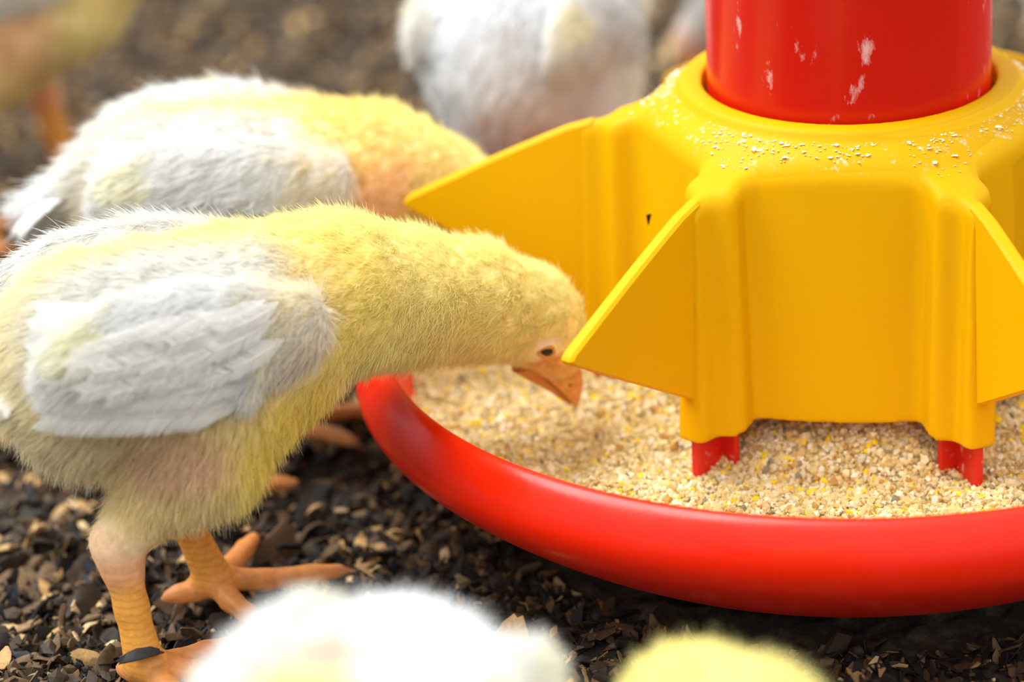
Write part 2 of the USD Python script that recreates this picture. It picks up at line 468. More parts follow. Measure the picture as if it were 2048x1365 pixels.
ra = np.linspace(0.044, 0.1415, 60)
ta = np.linspace(0, 2 * np.pi, 240, endpoint=False)
RA, TA = np.meshgrid(ra, ta, indexing='ij')
fx, fy = RA * np.cos(TA), RA * np.sin(TA)
fi = np.arange(60 * 240).reshape(60, 240)
ff = np.stack([fi[:-1], np.roll(fi, -1, 1)[:-1], np.roll(fi, -1, 1)[1:], fi[1:]], -1).reshape(-1, 4)
bed_v = np.stack([fx, fy, feed_z(fx, fy) - 0.0002], -1).reshape(-1, 3)
bed_f = np.vstack([ff[:, [0, 2, 1]], ff[:, [0, 3, 2]]])
ico = trimesh.creation.icosahedron()
NC = 46000
cr = np.sqrt(rng.uniform(0.05 ** 2, 0.141 ** 2, NC)); ct = np.where(rng.uniform(size=NC) < 0.72, rng.uniform(-1.12 * np.pi, 0.05 * np.pi, NC), rng.uniform(0, 2 * np.pi, NC))
cx, cy = cr * np.cos(ct), cr * np.sin(ct)
csz = np.exp(rng.normal(math.log(0.00080), 0.30, NC))
cv = ico.vertices[None] * (1 + 0.25 * rng.normal(size=(NC, 12, 1))) * (csz[:, None] * rng.uniform(0.7, 1.25, (NC, 3)))[:, None, :]
q = unit(rng.normal(size=(NC, 4)))
R = np.stack([np.stack([1 - 2 * (q[:, 2] ** 2 + q[:, 3] ** 2), 2 * (q[:, 1] * q[:, 2] - q[:, 0] * q[:, 3]), 2 * (q[:, 1] * q[:, 3] + q[:, 0] * q[:, 2])], -1),
              np.stack([2 * (q[:, 1] * q[:, 2] + q[:, 0] * q[:, 3]), 1 - 2 * (q[:, 1] ** 2 + q[:, 3] ** 2), 2 * (q[:, 2] * q[:, 3] - q[:, 0] * q[:, 1])], -1),
              np.stack([2 * (q[:, 1] * q[:, 3] - q[:, 0] * q[:, 2]), 2 * (q[:, 2] * q[:, 3] + q[:, 0] * q[:, 1]), 1 - 2 * (q[:, 1] ** 2 + q[:, 2] ** 2)], -1)], 1)
cv = np.einsum('nij,nkj->nki', R, cv) + np.stack([cx, cy, feed_z(cx, cy) + rng.uniform(-0.0002, 0.0008, NC)], -1)[:, None]
pal = np.array([lin(218, 196, 136), lin(230, 216, 170), lin(206, 180, 116), lin(240, 230, 200), lin(246, 212, 36), lin(150, 138, 110), lin(214, 204, 172), lin(194, 150, 82)])
cc = pal[rng.choice(8, NC, p=[0.32, 0.2, 0.17, 0.09, 0.055, 0.045, 0.08, 0.04])] * rng.uniform(0.85, 1.1, (NC, 1))
fv = np.vstack([bed_v, cv.reshape(-1, 3)])
fF = np.vstack([bed_f, (ico.faces[None] + 12 * np.arange(NC)[:, None, None]).reshape(-1, 3) + len(bed_v)])
fc = np.vstack([np.tile(np.array(lin(215, 185, 125)), (len(bed_v), 1)) * rng.uniform(0.6, 1.1, (len(bed_v), 1)), np.repeat(cc, 12, 0)])
feed = obj('feed', (fv, fF), m_feed, None, smooth=False, color=fc)
tag(feed, 'tan crumbled feed with yellow maize bits filling the red pan', 'feed', kind='stuff')

# dust and broken crumbs on the hood, thickest around the collar
ND = 1700
da = rng.uniform(0, 2 * np.pi, ND)
dr = 0.0535 + np.abs(rng.normal(0, 0.0075, ND))
dens = meshkit.noise(np.stack([np.cos(da) * 5, np.sin(da) * 5, dr * 120], -1), 3)
keep = (dens > 0.40) & (dr < 0.068)
da, dr = da[keep], dr[keep]
dx, dy = dr * np.cos(da), dr * np.sin(da)
on = shapely.contains_xy(shapely.Polygon(o2).buffer(-0.004), dx, dy)
dx, dy, dr = dx[on], dy[on], dr[on]
dz = np.interp(dr, [0.044, 0.052, 0.0575, 0.0635, 0.075], [0.0735, 0.0722, 0.0690, 0.0642, 0.0600]) + ZF + 0.0002
n = len(dx)
dsz = np.exp(rng.normal(math.log(0.00028), 0.5, n))
dv = ico.vertices[None] * (1 + 0.3 * rng.normal(size=(n, 12, 1))) * (dsz[:, None] * np.array([1, 1, 0.45]) * rng.uniform(0.6, 1.6, (n, 3)))[:, None, :]
dv = dv + np.stack([dx, dy, dz], -1)[:, None]
dust = obj('feed_dust', (dv.reshape(-1, 3), (ico.faces[None] + 12 * np.arange(n)[:, None, None]).reshape(-1, 3)), m_feed, None, False, np.repeat(np.array([lin(250, 240, 205)]) * rng.uniform(0.8, 1, (n, 1)), 12, 0))
tag(dust, 'pale specks of feed dust on top of the yellow hood around the red tube', 'dust', kind='stuff')

# ---------------------------------------------------------------- litter
def husk(n_u=4, n_v=2, bend=0.5, curl=0.6, seed=0):
    """a curved flake with thickness, about 1 x 0.5 across, 0.07 thick"""
    g = np.random.default_rng(seed)
    u = np.linspace(-1, 1, n_u); v = np.linspace(-1, 1, n_v)
    U, V = np.meshgrid(u, v, indexing='ij')
    wd = np.sqrt(np.maximum(1 - np.abs(U) ** 2.2, 0.06)) * g.uniform(0.35, 0.6)
    x = U * 0.5 + g.normal(0, 0.03, U.shape); y = V * wd * 0.5 + g.normal(0, 0.02, U.shape)
    z = -bend * 0.25 * U ** 2 - curl * 0.3 * (V * wd) ** 2 + g.normal(0, 0.015, U.shape)
    top = np.stack([x, y, z], -1).reshape(-1, 3); bot = top - [0, 0, 0.05]
    i = np.arange(n_u * n_v).reshape(n_u, n_v)
    f = np.stack([i[:-1, :-1], i[1:, :-1], i[1:, 1:], i[:-1, 1:]], -1).reshape(-1, 4)
    ring = np.r_[i[:, 0], i[-1, 1:], i[-2::-1, -1], i[0, -2:0:-1]]
    s = np.stack([ring, np.roll(ring, -1)], -1)
    n = n_u * n_v
    F = np.vstack([f[:, [0, 1, 2]], f[:, [0, 2, 3]], f[:, [0, 2, 1]] + n, f[:, [0, 3, 2]] + n,
                   np.stack([s[:, 1], s[:, 0], s[:, 0] + n], -1), np.stack([s[:, 1], s[:, 0] + n, s[:, 1] + n], -1)])
    return np.vstack([top, bot]), F


rng = np.random.default_rng(5)
NV = 10
protos = [husk(7, 4, rng.uniform(-0.6, 1.2), rng.uniform(0.2, 1.6), 40 + i) for i in range(NV)]
thin = [husk(3, 2, rng.uniform(-0.6, 1.2), rng.uniform(0.2, 1.6), 80 + i) for i in range(NV)]
hf, tf = protos[0][1], thin[0][1]
NL = 50000
d0 = -0.62
# denser close to the camera: positions in the wedge of ground the camera sees
ly = -0.36 + 0.98 * rng.uniform(0, 1, NL) ** 1.25
half = 0.154 * (ly + 0.98) * 1.28 + 0.045
lx = -0.111 * (ly + 0.98) + rng.uniform(-1, 1, NL) * half
keep = (np.hypot(lx, ly) > 0.115) & ~((np.hypot(lx, ly - 0.0) < 0.30) & (ly > 0.05) & (lx > -0.05))
lx, ly = lx[keep], ly[keep]
NL = len(lx)
far = np.clip((ly + 0.05) / 0.35, 0, 1)
size = np.exp(rng.normal(math.log(0.0058), 0.36, NL))
yaw = rng.uniform(0, 2 * np.pi, NL); pit = rng.normal(0, 0.55, NL); rol = rng.normal(0, 0.65, NL)
cy_, sy_, cp, sp, cr_, sr = np.cos(yaw), np.sin(yaw), np.cos(pit), np.sin(pit), np.cos(rol), np.sin(rol)
RL = np.stack([np.stack([cy_ * cp, cy_ * sp * sr - sy_ * cr_, cy_ * sp * cr_ + sy_ * sr], -1),
               np.stack([sy_ * cp, sy_ * sp * sr + cy_ * cr_, sy_ * sp * cr_ - cy_ * sr], -1),
               np.stack([-sp, cp * sr, cp * cr_], -1)], 1)
gzz = ground_z(lx, ly)
lz = gzz + rng.uniform(0.0004, 0.0030, NL)
pid = rng.integers(0, NV, NL)
lp = np.array([lin(30, 26, 23), lin(58, 46, 34), lin(96, 74, 50), lin(122, 100, 72), lin(190, 154, 100), lin(216, 186, 138), lin(42, 44, 50)])
prob_near = np.array([0.27, 0.26, 0.21, 0.11, 0.075, 0.035, 0.04]); prob_far = np.array([0.10, 0.18, 0.30, 0.27, 0.08, 0.03, 0.04])
pr = np.cumsum(prob_near[None] * (1 - far[:, None]) + prob_far[None] * far[:, None], 1)
ci = (rng.uniform(0, 1, NL)[:, None] * pr[:, -1:] > pr).sum(1)
lc = lp[np.clip(ci, 0, 6)] * rng.uniform(0.75, 1.25, (NL, 1))
ext = size[:, None, None] * rng.uniform(0.75, 1.3, (NL, 1, 3))


def placed(shapes, ids):
    return np.einsum('nij,nkj->nki', RL[ids], np.stack([p[0] for p in shapes])[pid[ids]] * ext[ids]) + np.stack([lx, ly, lz], -1)[ids][:, None]


# the 300 that show largest are pieces of their own
P3 = np.stack([lx, ly, lz], -1) - _o
dep = P3 @ _f
px = 1024 + FPX * (P3 @ _r2) / dep; py = 682.5 - FPX * (P3 @ _u2) / dep
shown = (px > 0) & (px < 2048) & (py > 0) & (py < 1365) & (np.hypot(lx, ly) > 0.15)
score = np.where(shown, size / dep * (lz - gzz + 0.002) * np.where((ci == 4) | (ci == 5), 2.2, 1.0) * (py > 880), -1)
best = np.argsort(-score)[:300]
solo = np.zeros(NL, bool); solo[best] = True
k = len(thin[0][0])
ext[best] *= 1.25
LV = placed(protos, best)
for j, i in enumerate(best):
    obj('husk_flake', (LV[j], hf), m_litter, floor, smooth=50, color=lc[i])
rest = np.where(~solo)[0]
lit = obj('litter', (placed(thin, rest).reshape(-1, 3), (tf[None] + k * np.arange(len(rest))[:, None, None]).reshape(-1, 3)), m_litter, floor, smooth=True, color=np.repeat(lc[rest], k, 0))
tag(lit, 'loose dark and tan husks', kind='stuff')

# crumbs of earth between the husks
NK = 9000
ky = -0.34 + 0.6 * rng.uniform(0, 1, NK) ** 1.2
kx = -0.111 * (ky + 0.98) + rng.uniform(-1, 1, NK) * (0.154 * (ky + 0.98) * 1.05 + 0.03)
kk = np.hypot(kx, ky) > 0.115
kx, ky = kx[kk], ky[kk]
NK = len(kx)
ks = np.exp(rng.normal(math.log(0.0013), 0.45, NK))
kv = ico.vertices[None] * (1 + 0.28 * rng.normal(size=(NK, 12, 1))) * (ks[:, None] * rng.uniform(0.6, 1.3, (NK, 3)))[:, None, :] + np.stack([kx, ky, ground_z(kx, ky) + rng.uniform(0, 0.003, NK)], -1)[:, None]
kc = lp[rng.choice(4, NK, p=[0.35, 0.35, 0.22, 0.08])] * rng.uniform(0.7, 1.3, (NK, 1))
cl = obj('earth_crumbs', (kv.reshape(-1, 3), (ico.faces[None] + 12 * np.arange(NK)[:, None, None]).reshape(-1, 3)), m_litter, floor, smooth=False, color=np.repeat(kc, 12, 0))
tag(cl, 'small crumbs of dark earth', kind='stuff')

# ---------------------------------------------------------------- chicks
UP = np.array([0, 0, 1.0])


def loft(stations):
    """closed mesh through rings (k, m, 3), the ends capped by their centres"""
    S = np.asarray(stations, float)
    k, m = S.shape[:2]
    v = np.vstack([S.reshape(-1, 3), S[0].mean(0), S[-1].mean(0)])
    i, j = np.meshgrid(np.arange(k - 1), np.arange(m), indexing='ij')
    a, b = i * m + j, i * m + (j + 1) % m
    f = [np.stack([a, b, b + m], -1).reshape(-1, 3), np.stack([a, b + m, a + m], -1).reshape(-1, 3)]
    r = np.arange(m)
    f.append(np.stack([(r + 1) % m, r, np.full(m, k * m)], -1))
    f.append(np.stack([r + (k - 1) * m, (r + 1) % m + (k - 1) * m, np.full(m, k * m + 1)], -1))
    t = trimesh.Trimesh(v, np.vstack(f), process=False)
    if t.volume < 0:
        t.invert()
    return t


def barbed(path, parent, root, mid, tip, out, width, rng, n=300, hair=0.00022, tint=(0.84, 0.84, 0.81), droop=0.0):
    """a feather as barbs: two rows of fine strands leaving a shaft that runs root - mid - tip"""
    root, mid, tip, out = (np.asarray(x, float) for x in (root, mid, tip, out))
    ctl = 2 * mid - 0.5 * (root + tip)

    def at(t):
        t = t[:, None]
        return (1 - t) ** 2 * root + 2 * t * (1 - t) * ctl + t ** 2 * tip

    t = np.sort(rng.uniform(0.02, 0.97, n))
    c = at(t); tg = unit(at(np.minimum(t + 0.01, 1)) - at(np.maximum(t - 0.01, 0)))
    side = unit(np.cross(tg, out)); nor = unit(np.cross(side, tg))
    sgn = np.where(np.arange(n) % 2 == 0, 1.0, -1.0)[:, None]
    half = (width / 2 * np.minimum(1, 0.35 + t * 3.5) * np.sqrt(np.clip(1 - np.clip((t - 0.70) / 0.33, 0, 1) ** 2.4, 0.02, 1)) * rng.uniform(0.85, 1.08, n))[:, None]
    fwd = 0.9 * half + 0.0004
    k = np.array([0, 0.4, 0.75, 1.0])
    wob = rng.normal(0, 0.035, (n, 1)) * half * nor
    P = c[:, None] + k[None, :, None] * (sgn * half * side)[:, None] + (k ** 0.9)[None, :, None] * (fwd * tg)[:, None] - (k ** 2)[None, :, None] * (0.16 * half * nor - wob)[:, None]
    ts = np.linspace(0, 1, 4)
    S = at(ts)[None] + 0.00016 * nor.mean(0)
    wd = np.vstack([np.tile(hair * np.array([1, 0.95, 0.75, 0.3]), (n, 1)), [[0.0006, 0.00052, 0.0004, 0.00016]]])
    col = np.clip(np.concatenate([np.array(tint) * rng.uniform(0.94, 1.05, (n, 1)), np.array([[0.88, 0.86, 0.80]])]), 0, 0.95)
    return curves(path, np.concatenate([P, S]), wd, np.repeat(col[:, None], 4, 1), m_down, parent)


def toes(A, specs, r0=0.0038):
    """toe prims from the ankle A: (direction deg, length, label)"""
    out = []
    for deg, ln in specs:
        d = np.array([math.cos(math.radians(deg)), math.sin(math.radians(deg)), 0])
        a = A + np.array([0, 0, -0.0015]); p = A[:2] + d[:2] * ln * 0.38; p = np.array([*p, r0 * 0.95])
        q = np.array([*(A[:2] + d[:2] * ln * 0.72), r0 * 0.85]); e = np.array([*(A[:2] + d[:2] * ln * 0.93), r0 * 0.75])
        out += [Cone('toe', a, r0 * 1.0, p, r0 * 0.95, 0.003), Cone('toe', p, r0 * 0.93, q, r0 * 0.80, 0.0012), Cone('toe', q, r0 * 0.82, e, r0 * 0.60, 0.0012),
                Cone('claw', e + d * ln * 0.03, r0 * 0.36, e + d * (ln * 0.10 + 0.002) - UP * 0.0014, r0 * 0.13, 0.001)]
    return out


class Pose:
    pass


def chick_body(P, h):
    pr = []
    pr.append(Ell('body', P.body_c, P.body_r, rot([0, 1, 0], P.pitch), 0.010))
    pr.append(Ell('rump', P.rump_c, P.rump_r, rot([0, 1, 0], P.pitch), 0.014))
    if P.bud:
        pr.append(Cone('rump', (-0.034, 0, 0.1045), 0.009, (-0.060, 0.001, 0.0930), 0.0042, 0.010))
    pts, rad = P.neck, P.neck_r
    for i in range(len(pts) - 1):
        pr.append(Cone('neck', pts[i], rad[i], pts[i + 1], rad[i + 1], 0.010))
    hR = rot(UP, P.head_yaw) @ rot([0, 1, 0], P.head_tilt)
    pr.append(Ell('head', P.head_c, (0.0130, 0.0119, 0.0165), hR, 0.008))
    pr.append(Ell('face', P.face_c, (0.0095, 0.0078, 0.0105), hR, 0.008))
    pr.append(Cone('neck', (0.036, -0.013, 0.0850), 0.0140, (0.012, -0.0220, 0.0760), 0.0130, 0.008))
    for s, leg in ((-1, P.near), (1, P.far)):
        pr.append(Cone('thigh', leg['hip'], leg.get('hr', 0.021), leg['knee'], 0.0165, 0.012))
        pr.append(Cone('thigh', leg['knee'], 0.0165, leg['hock'], 0.0070, 0.008))
        H, A = np.array(leg['hock']), np.array(leg['ankle'])
        pr.append(Cone('hock', H, 0.0071, H * 0.8 + A * 0.2, 0.0060, 0.004))
        pr.append(Cone('shank', H * 0.85 + A * 0.15, 0.0060, H * 0.45 + A * 0.55, 0.0047, 0.003))
        pr.append(Cone('shank', H * 0.45 + A * 0.55, 0.0047, A, 0.0058, 0.003))
        pr += toes(A, leg['toes'])
    m = blob(pr, h)
    taubin(m, 3)
    if m.volume < 0:
        m.invert()
    return m, pr


def labels_of(pr, pts):
    names = ['body', 'rump', 'neck', 'head', 'face', 'thigh', 'hock', 'shank', 'toe', 'claw']
    D = np.full((len(pts), len(names)), 1.0)
    for q in pr:
        j = names.index(q.label)
        D[:, j] = np.minimum(D[:, j], q(pts))
    return names, D


def soft(D, s):
    w = np.exp(-(D - D.min(1, keepdims=True)) / s)
    return w / w.sum(1, keepdims=True)


SHANK = np.array(lin(224, 156, 66)); TOE = np.array(lin(214, 140, 74)); PINK = np.array(lin(232, 170, 150)); CLAW = np.array(lin(190, 130, 100))


def skin_colors(names, D, pts, down_col):
    w = soft(D, 0.0012)
    base = {'hock': lin(226, 168, 140), 'shank': SHANK, 'toe': TOE, 'claw': CLAW, 'face': lin(230, 180, 100)}
    c = np.zeros((len(pts), 3))
    for j, nme in enumerate(names):
        c += w[:, j:j + 1] * (np.array(base[nme]) if nme in base else down_col * 0.88 + 0.12 * PINK)
    return c


def grow(m, pr, n, rng, look, wmin=0.00003):
    """strands of down on the mesh m. look(points, normals, names, weights) -> length, root and tip colours, flow, lift, density, width"""
    area = m.area_faces
    f = rng.choice(len(area), n * 3, p=area / area.sum())
    u = rng.uniform(size=(len(f), 2)); fl = u.sum(1) > 1; u[fl] = 1 - u[fl]
    tri = m.vertices[m.faces[f]]
    p = tri[:, 0] + u[:, :1] * (tri[:, 1] - tri[:, 0]) + u[:, 1:] * (tri[:, 2] - tri[:, 0])
    nv = m.vertex_normals[m.faces[f]]
    nr = unit(nv[:, 0] * (1 - u.sum(1))[:, None] + nv[:, 1] * u[:, :1] + nv[:, 2] * u[:, 1:])
    names, D = labels_of(pr, p)
    w = soft(D, 0.004)
    ln, c0, c1, flow, lift, dens, wd = look(p, nr, names, w, D)
    keep = rng.uniform(size=len(p)) < dens
    keep &= np.cumsum(keep) <= n
    p, nr, ln, c0, c1, flow, lift, wd = (x[keep] for x in (p, nr, ln, c0, c1, flow, lift, wd))
    k = len(p)
    fl = flow - (flow * nr).sum(1, keepdims=True) * nr
    clump = np.stack([meshkit.noise(p * 330, 3 + i) for i in range(3)], -1) - 0.5
    big = np.stack([meshkit.noise(p * 110, 13 + i) for i in range(3)], -1) - 0.5
    d = unit(nr * lift[:, None] + unit(fl) + 0.9 * clump + 0.5 * big + 0.22 * rng.normal(size=(k, 3)))
    d = unit(d + nr * np.maximum(0.12 - (d * nr).sum(1), 0)[:, None])
    ln = ln * rng.uniform(0.6, 1.25, k)
    t = np.array([0.0, 0.33, 0.68, 1.0])
    bend = unit(fl) * 0.25 - UP * 0.18 + 0.25 * rng.normal(size=(k, 3))
    X = p[:, None] - nr[:, None] * 0.0004 + ln[:, None, None] * (t[None, :, None] * d[:, None] + (t ** 2)[None, :, None] * bend[:, None] * 0.45)
    jit = rng.uniform(0.90, 1.08, (k, 1))
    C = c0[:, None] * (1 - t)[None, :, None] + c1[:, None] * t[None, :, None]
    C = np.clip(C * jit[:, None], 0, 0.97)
    wid = wd[:, None] * np.array([1.0, 0.9, 0.62, 0.18])[None]
    return X, wid, C


def mixw(w, names, table):
    out = 0
    for j, nme in enumerate(names):
        out = out + w[:, j:j + 1] * np.atleast_1d(np.asarray(table.get(nme, table['body']), float))
    return out


def smooth01(x, a, b):
    t = np.clip((x - a) / (b - a), 0, 1)
    return t * t * (3 - 2 * t)


def make_look(P, density=1.0, width=0.00016):
    pal = P.palette
    hf_ = np.array([math.cos(math.radians(P.head_yaw)), math.sin(math.radians(P.head_yaw)), 0])

    def look(p, nr, names, w, D):
        ln = mixw(w, names, {'body': 0.0075, 'rump': 0.0095, 'neck': 0.0055, 'head': 0.0030, 'face': 0.0022, 'thigh': 0.0072, 'hock': 0.0025, 'shank': 0.0, 'toe': 0.0, 'claw': 0.0})[:, 0]
        lift = mixw(w, names, {'body': 0.50, 'rump': 0.75, 'neck': 0.50, 'head': 0.30, 'face': 0.12, 'thigh': 0.38, 'hock': 0.15, 'shank': 0, 'toe': 0, 'claw': 0})[:, 0]
        back = -hf_ * 0.5 + UP * 0.75
        flow = mixw(w, names, {'body': (-0.9, 0, -0.5), 'rump': (-1, 0, 0.05), 'neck': (-1.0, -0.15, 0.1), 'head': back, 'face': back, 'thigh': (-0.25, 0, -1), 'hock': (0, 0, -1), 'shank': (0, 0, -1), 'toe': (0, 0, -1), 'claw': (0, 0, -1)})
        under = smooth01(-nr[:, 2], 0.1, 0.7)
        flow = flow + under[:, None] * np.array([0.5, 0, -0.6])
        ln = ln * (1 - 0.10 * under * (w[:, names.index('body')] + w[:, names.index('neck')]))
        c = color(p, nr, names, w)
        bare = w[:, [names.index(x) for x in ('shank', 'toe', 'claw')]].sum(1)
        dens = np.clip(1.0 - 1.15 * bare - 0.75 * w[:, names.index('hock')], 0, 1)
        dens *= 0.5 + 0.5 * w[:, names.index('head')] + 0.5 * w[:, names.index('face')] + 0.28 * w[:, names.index('neck')]
        low = smooth01(p[:, 2], 0.040, 0.047)
        dens = dens * low
        ln = ln * (0.4 + 0.6 * smooth01(p[:, 2], 0.045, 0.062))
        for q, r in P.bald:
            dq = np.linalg.norm(p - q, axis=1)
            dens = dens * smooth01(dq, r * 0.75, r * 1.35)
            ln = ln * (0.45 + 0.55 * smooth01(dq, r, r * 2.6))
        wd = width * (0.75 + 0.6 * np.clip(ln / 0.008, 0, 1.2))
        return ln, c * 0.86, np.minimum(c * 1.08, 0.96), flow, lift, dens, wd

    def color(p, nr, names, w):
        c = mixw(w, names, pal)
        for fn, col, amt in P.patches:
            a = (fn(p, nr) * amt)[:, None]
            c = c * (1 - a) + a * np.array(col)
        return np.clip(c, 0, 0.95)

    look.color = color
    return look


def ell_mask(c, r, soft_=0.35, ax=None):
    c, r = np.array(c), np.array(r)

    def fn(p, nr):
        d = np.linalg.norm((p - c) / r, axis=1)
        d = d + 0.35 * (meshkit.fbm(p * 160, 3, 9) - 0.5)
        return 1 - smooth01(d, 1 - soft_, 1 + soft_)
    return fn


def head_frame(P):
    a = math.radians(P.head_yaw)
    h = np.array([math.cos(a), math.sin(a), 0]); hl = np.array([-h[1], h[0], 0])
    return lambda s, o, z: np.array(P.hc0) * [1, 1, 0] + s * h + o * hl + np.array([0, 0, z])


def build_beak(root, P):
    """upper and lower bill, nostrils, eyes and eyelids, in the head's frame (s forward, o across, z height)"""
    g = head_frame(P)
    dz = P.head_dz
    rings = []
    for (cs, cz), (ts, tz), hw in (((0.0085, 0.0560), (-0.0060, 0.0562), 0.0058), ((0.0128, 0.0515), (-0.0030, 0.0530), 0.0053), ((0.0143, 0.0478), (0.0000, 0.0500), 0.0046), ((0.0146, 0.0440), (0.0038, 0.0458), 0.0036), ((0.0137, 0.0402), (0.0072, 0.0415), 0.0024), ((0.0124, 0.0375), (0.0098, 0.0382), 0.0012), ((0.0116, 0.0362), (0.0111, 0.0364), 0.0004)):
        ring = []
        for t in np.linspace(-1, 1, 13):
            b = 1 - abs(t) ** 1.7
            s, z = ts + (cs - ts) * b, tz + (cz - tz) * b
            o = hw * np.sign(t) * abs(t) ** 0.75
            ring.append(g(s, o, z + dz))
        for t in np.linspace(0.8, -0.8, 5):
            ring.append(g(ts + 0.0008, hw * t * 0.85, tz + dz + 0.0006))
        rings.append(ring)
    up = obj('upper_bill', loft(rings), m_bill, root, smooth=40)
    rings = []
    for (ts, tz), (bs, bz), hw in (((-0.0070, 0.0562), (-0.0105, 0.0545), 0.0050), ((-0.0035, 0.0524), (-0.0050, 0.0500), 0.0047), ((0.0000, 0.0490), (-0.0008, 0.0468), 0.0041), ((0.0036, 0.0452), (0.0030, 0.0436), 0.0032), ((0.0070, 0.0410), (0.0064, 0.0402), 0.0021), ((0.0094, 0.0384), (0.0092, 0.0380), 0.0008)):
        ring = [g(bs + (ts - bs) * abs(t) ** 2, hw * t, bz + (tz - bz) * abs(t) ** 2 + dz) for t in np.linspace(-1, 1, 9)]
        ring += [g(ts + 0.0004, hw * t * 0.8, tz + dz + 0.0002) for t in (0.7, 0.2, -0.2, -0.7)]
        rings.append(ring)
    obj('lower_bill', loft(rings), m_bill2, root, smooth=40)
    for sd in (-1, 1):
        e = trimesh.creation.icosphere(2, 1.0)
        R = rot(UP, P.head_yaw) @ rot([0, 1, 0], 25)
        e.vertices = (e.vertices * [0.0011, 0.0006, 0.00045]) @ R.T + g(0.0078, sd * 0.0027, 0.0462 + dz)
        obj('nostril', e, m_nostril, up, smooth=True)
    for sd in (-1, 1):
        c = g(P.eye[0], sd * P.eye[1], P.eye[2] + dz)
        R = rot(UP, P.head_yaw) @ rot([0, 1, 0], 12)
        e = trimesh.creation.icosphere(3, 1.0)
        e.vertices = (e.vertices * [0.00235, 0.0012, 0.00165]) @ R.T + c
        eye = obj('eye', e, m_eye, root, smooth=True)
        # the almond lid: a thick rim around the eye
        t = np.linspace(0, 2 * np.pi, 40, endpoint=False)
        rim = np.stack([0.00285 * np.cos(t), sd * (0.0008 - 0.0010 * np.cos(t) ** 2), np.where(np.sin(t) > 0, 0.0019, 0.0019) * np.sin(t) * (1 - 0.25 * np.cos(t) ** 2)], -1)
        tg = unit(np.roll(rim, -1, 0) - np.roll(rim, 1, 0)); aa = unit(np.cross(tg, [0, 1, 0])); bb = np.cross(tg, aa)
        ph = np.linspace(0, 2 * np.pi, 9, endpoint=False)
        S = rim[:, None] + 0.00062 * (np.cos(ph)[None, :, None] * aa[:, None] + np.sin(ph)[None, :, None] * bb[:, None])
        S = np.concatenate([S, S[:1]], 0)
        lid = loft(S @ R.T + c)
        obj('eyelid', lid, m_lid, eye, smooth=True)


def wing_parts(root, P, sd, rng, nf, nstr, width, ncov=0):
    """one wing: a fleshy pad under white down, with flight feathers fanned along its lower edge"""
    flip = np.array([1, -sd, 1])            # sd -1: the near wing as given; +1: mirrored
    prs = [Ell('body', np.array(P.wing_c) * flip, P.wing_r, rot([0, 1, 0], P.wing_tilt), 0.006), Cone('body', np.array(P.wing_sh) * flip, 0.0085, np.array(P.wing_c) * flip, 0.009, 0.01), Cone('body', np.array((0.013, -0.0345, 0.0915)) * flip, 0.0066, np.array((0.016, -0.031, 0.0985)) * flip, 0.0075, 0.006)]
    m = blob(prs, 0.0017)
    taubin(m, 3)
    if m.volume < 0:
        m.invert()
    wing = obj('wing', m, m_skin, root, smooth=True, color=np.array(P.wing_col) * 0.8)
    wing.GetPrim().SetCustomDataByKey('label', 'white feathered wing')
    for (r, mm, t, wd) in P.feathers[:nf]:
        barbed('flight_feather', wing, np.array(r) * flip, np.array(mm) * flip, np.array(t) * flip, np.array([0.0, sd, 0.18]), wd, rng, 1000 if ncov else 420, 0.00018 if ncov else 0.0003)

    if ncov:
        cx, cy, cz = P.wing_c; rx, ry, rz = P.wing_r
        for row, z0 in enumerate((0.1035, 0.1095, 0.1150)):
            for i in range(ncov):
                x0 = 0.020 - 0.046 * (i + 0.5 * (row % 2)) / ncov + rng.normal(0, 0.0012)

                def on(x, z, e):
                    q = max(1 - ((x - cx) / (rx + 0.004)) ** 2 - ((z - cz) / (rz + 0.004)) ** 2, 0.04)
                    return np.array([x, cy - (ry + 0.001) * math.sqrt(q) - e, z])
                z1 = z0 + rng.normal(0, 0.0010)
                r = on(x0 + 0.007, z1 + 0.0005, 0.0008); mm = on(x0 - 0.002, z1 - 0.0008, 0.0030); t = on(x0 - 0.0125 + rng.normal(0, 0.001), z1 - 0.0028 + rng.normal(0, 0.0008), 0.0038)
                barbed('covert_feather', wing, r * flip, mm * flip, t * flip, np.array([0.0, sd, 0.2]), 0.0068 * rng.uniform(0.85, 1.15), rng, 190, 0.0002)

    def look(p, nr, names, w, D):
        n = len(p)
        ln = np.full(n, 0.0072) * (1 - 0.35 * smooth01(-p[:, 2], -0.095, -0.085))
        flow = np.tile([-1.0, 0, -0.22], (n, 1))
        c = np.tile(np.array(P.wing_col), (n, 1))
        yel = (0.55 * smooth01(meshkit.fbm(p * 90, 3, 4), 0.50, 0.68))[:, None]
        c = c * (1 - yel) + yel * np.array(P.wing_tint)
        fr = (0.7 * smooth01(p[:, 0], 0.018, 0.036))[:, None]
        c = c * (1 - fr) + fr * np.array(lin(240, 230, 206))
        dens = np.where(nr[:, 1] * sd > -0.35, 1.0, 0.05)
        dens = dens * (1 - 0.85 * smooth01(-p[:, 2], -P.wing_bare[1], -P.wing_bare[0]) * (p[:, 0] < P.wing_bare[2]))
        return ln, c * 0.94, np.minimum(c * 1.05, 0.96), flow, np.full(n, 0.16), dens, np.full(n, width * 1.25)
    X, wd, C = grow(m, prs, nstr, rng, look)
    curves('wing_down', X, wd, C, m_down, wing)
    return wing


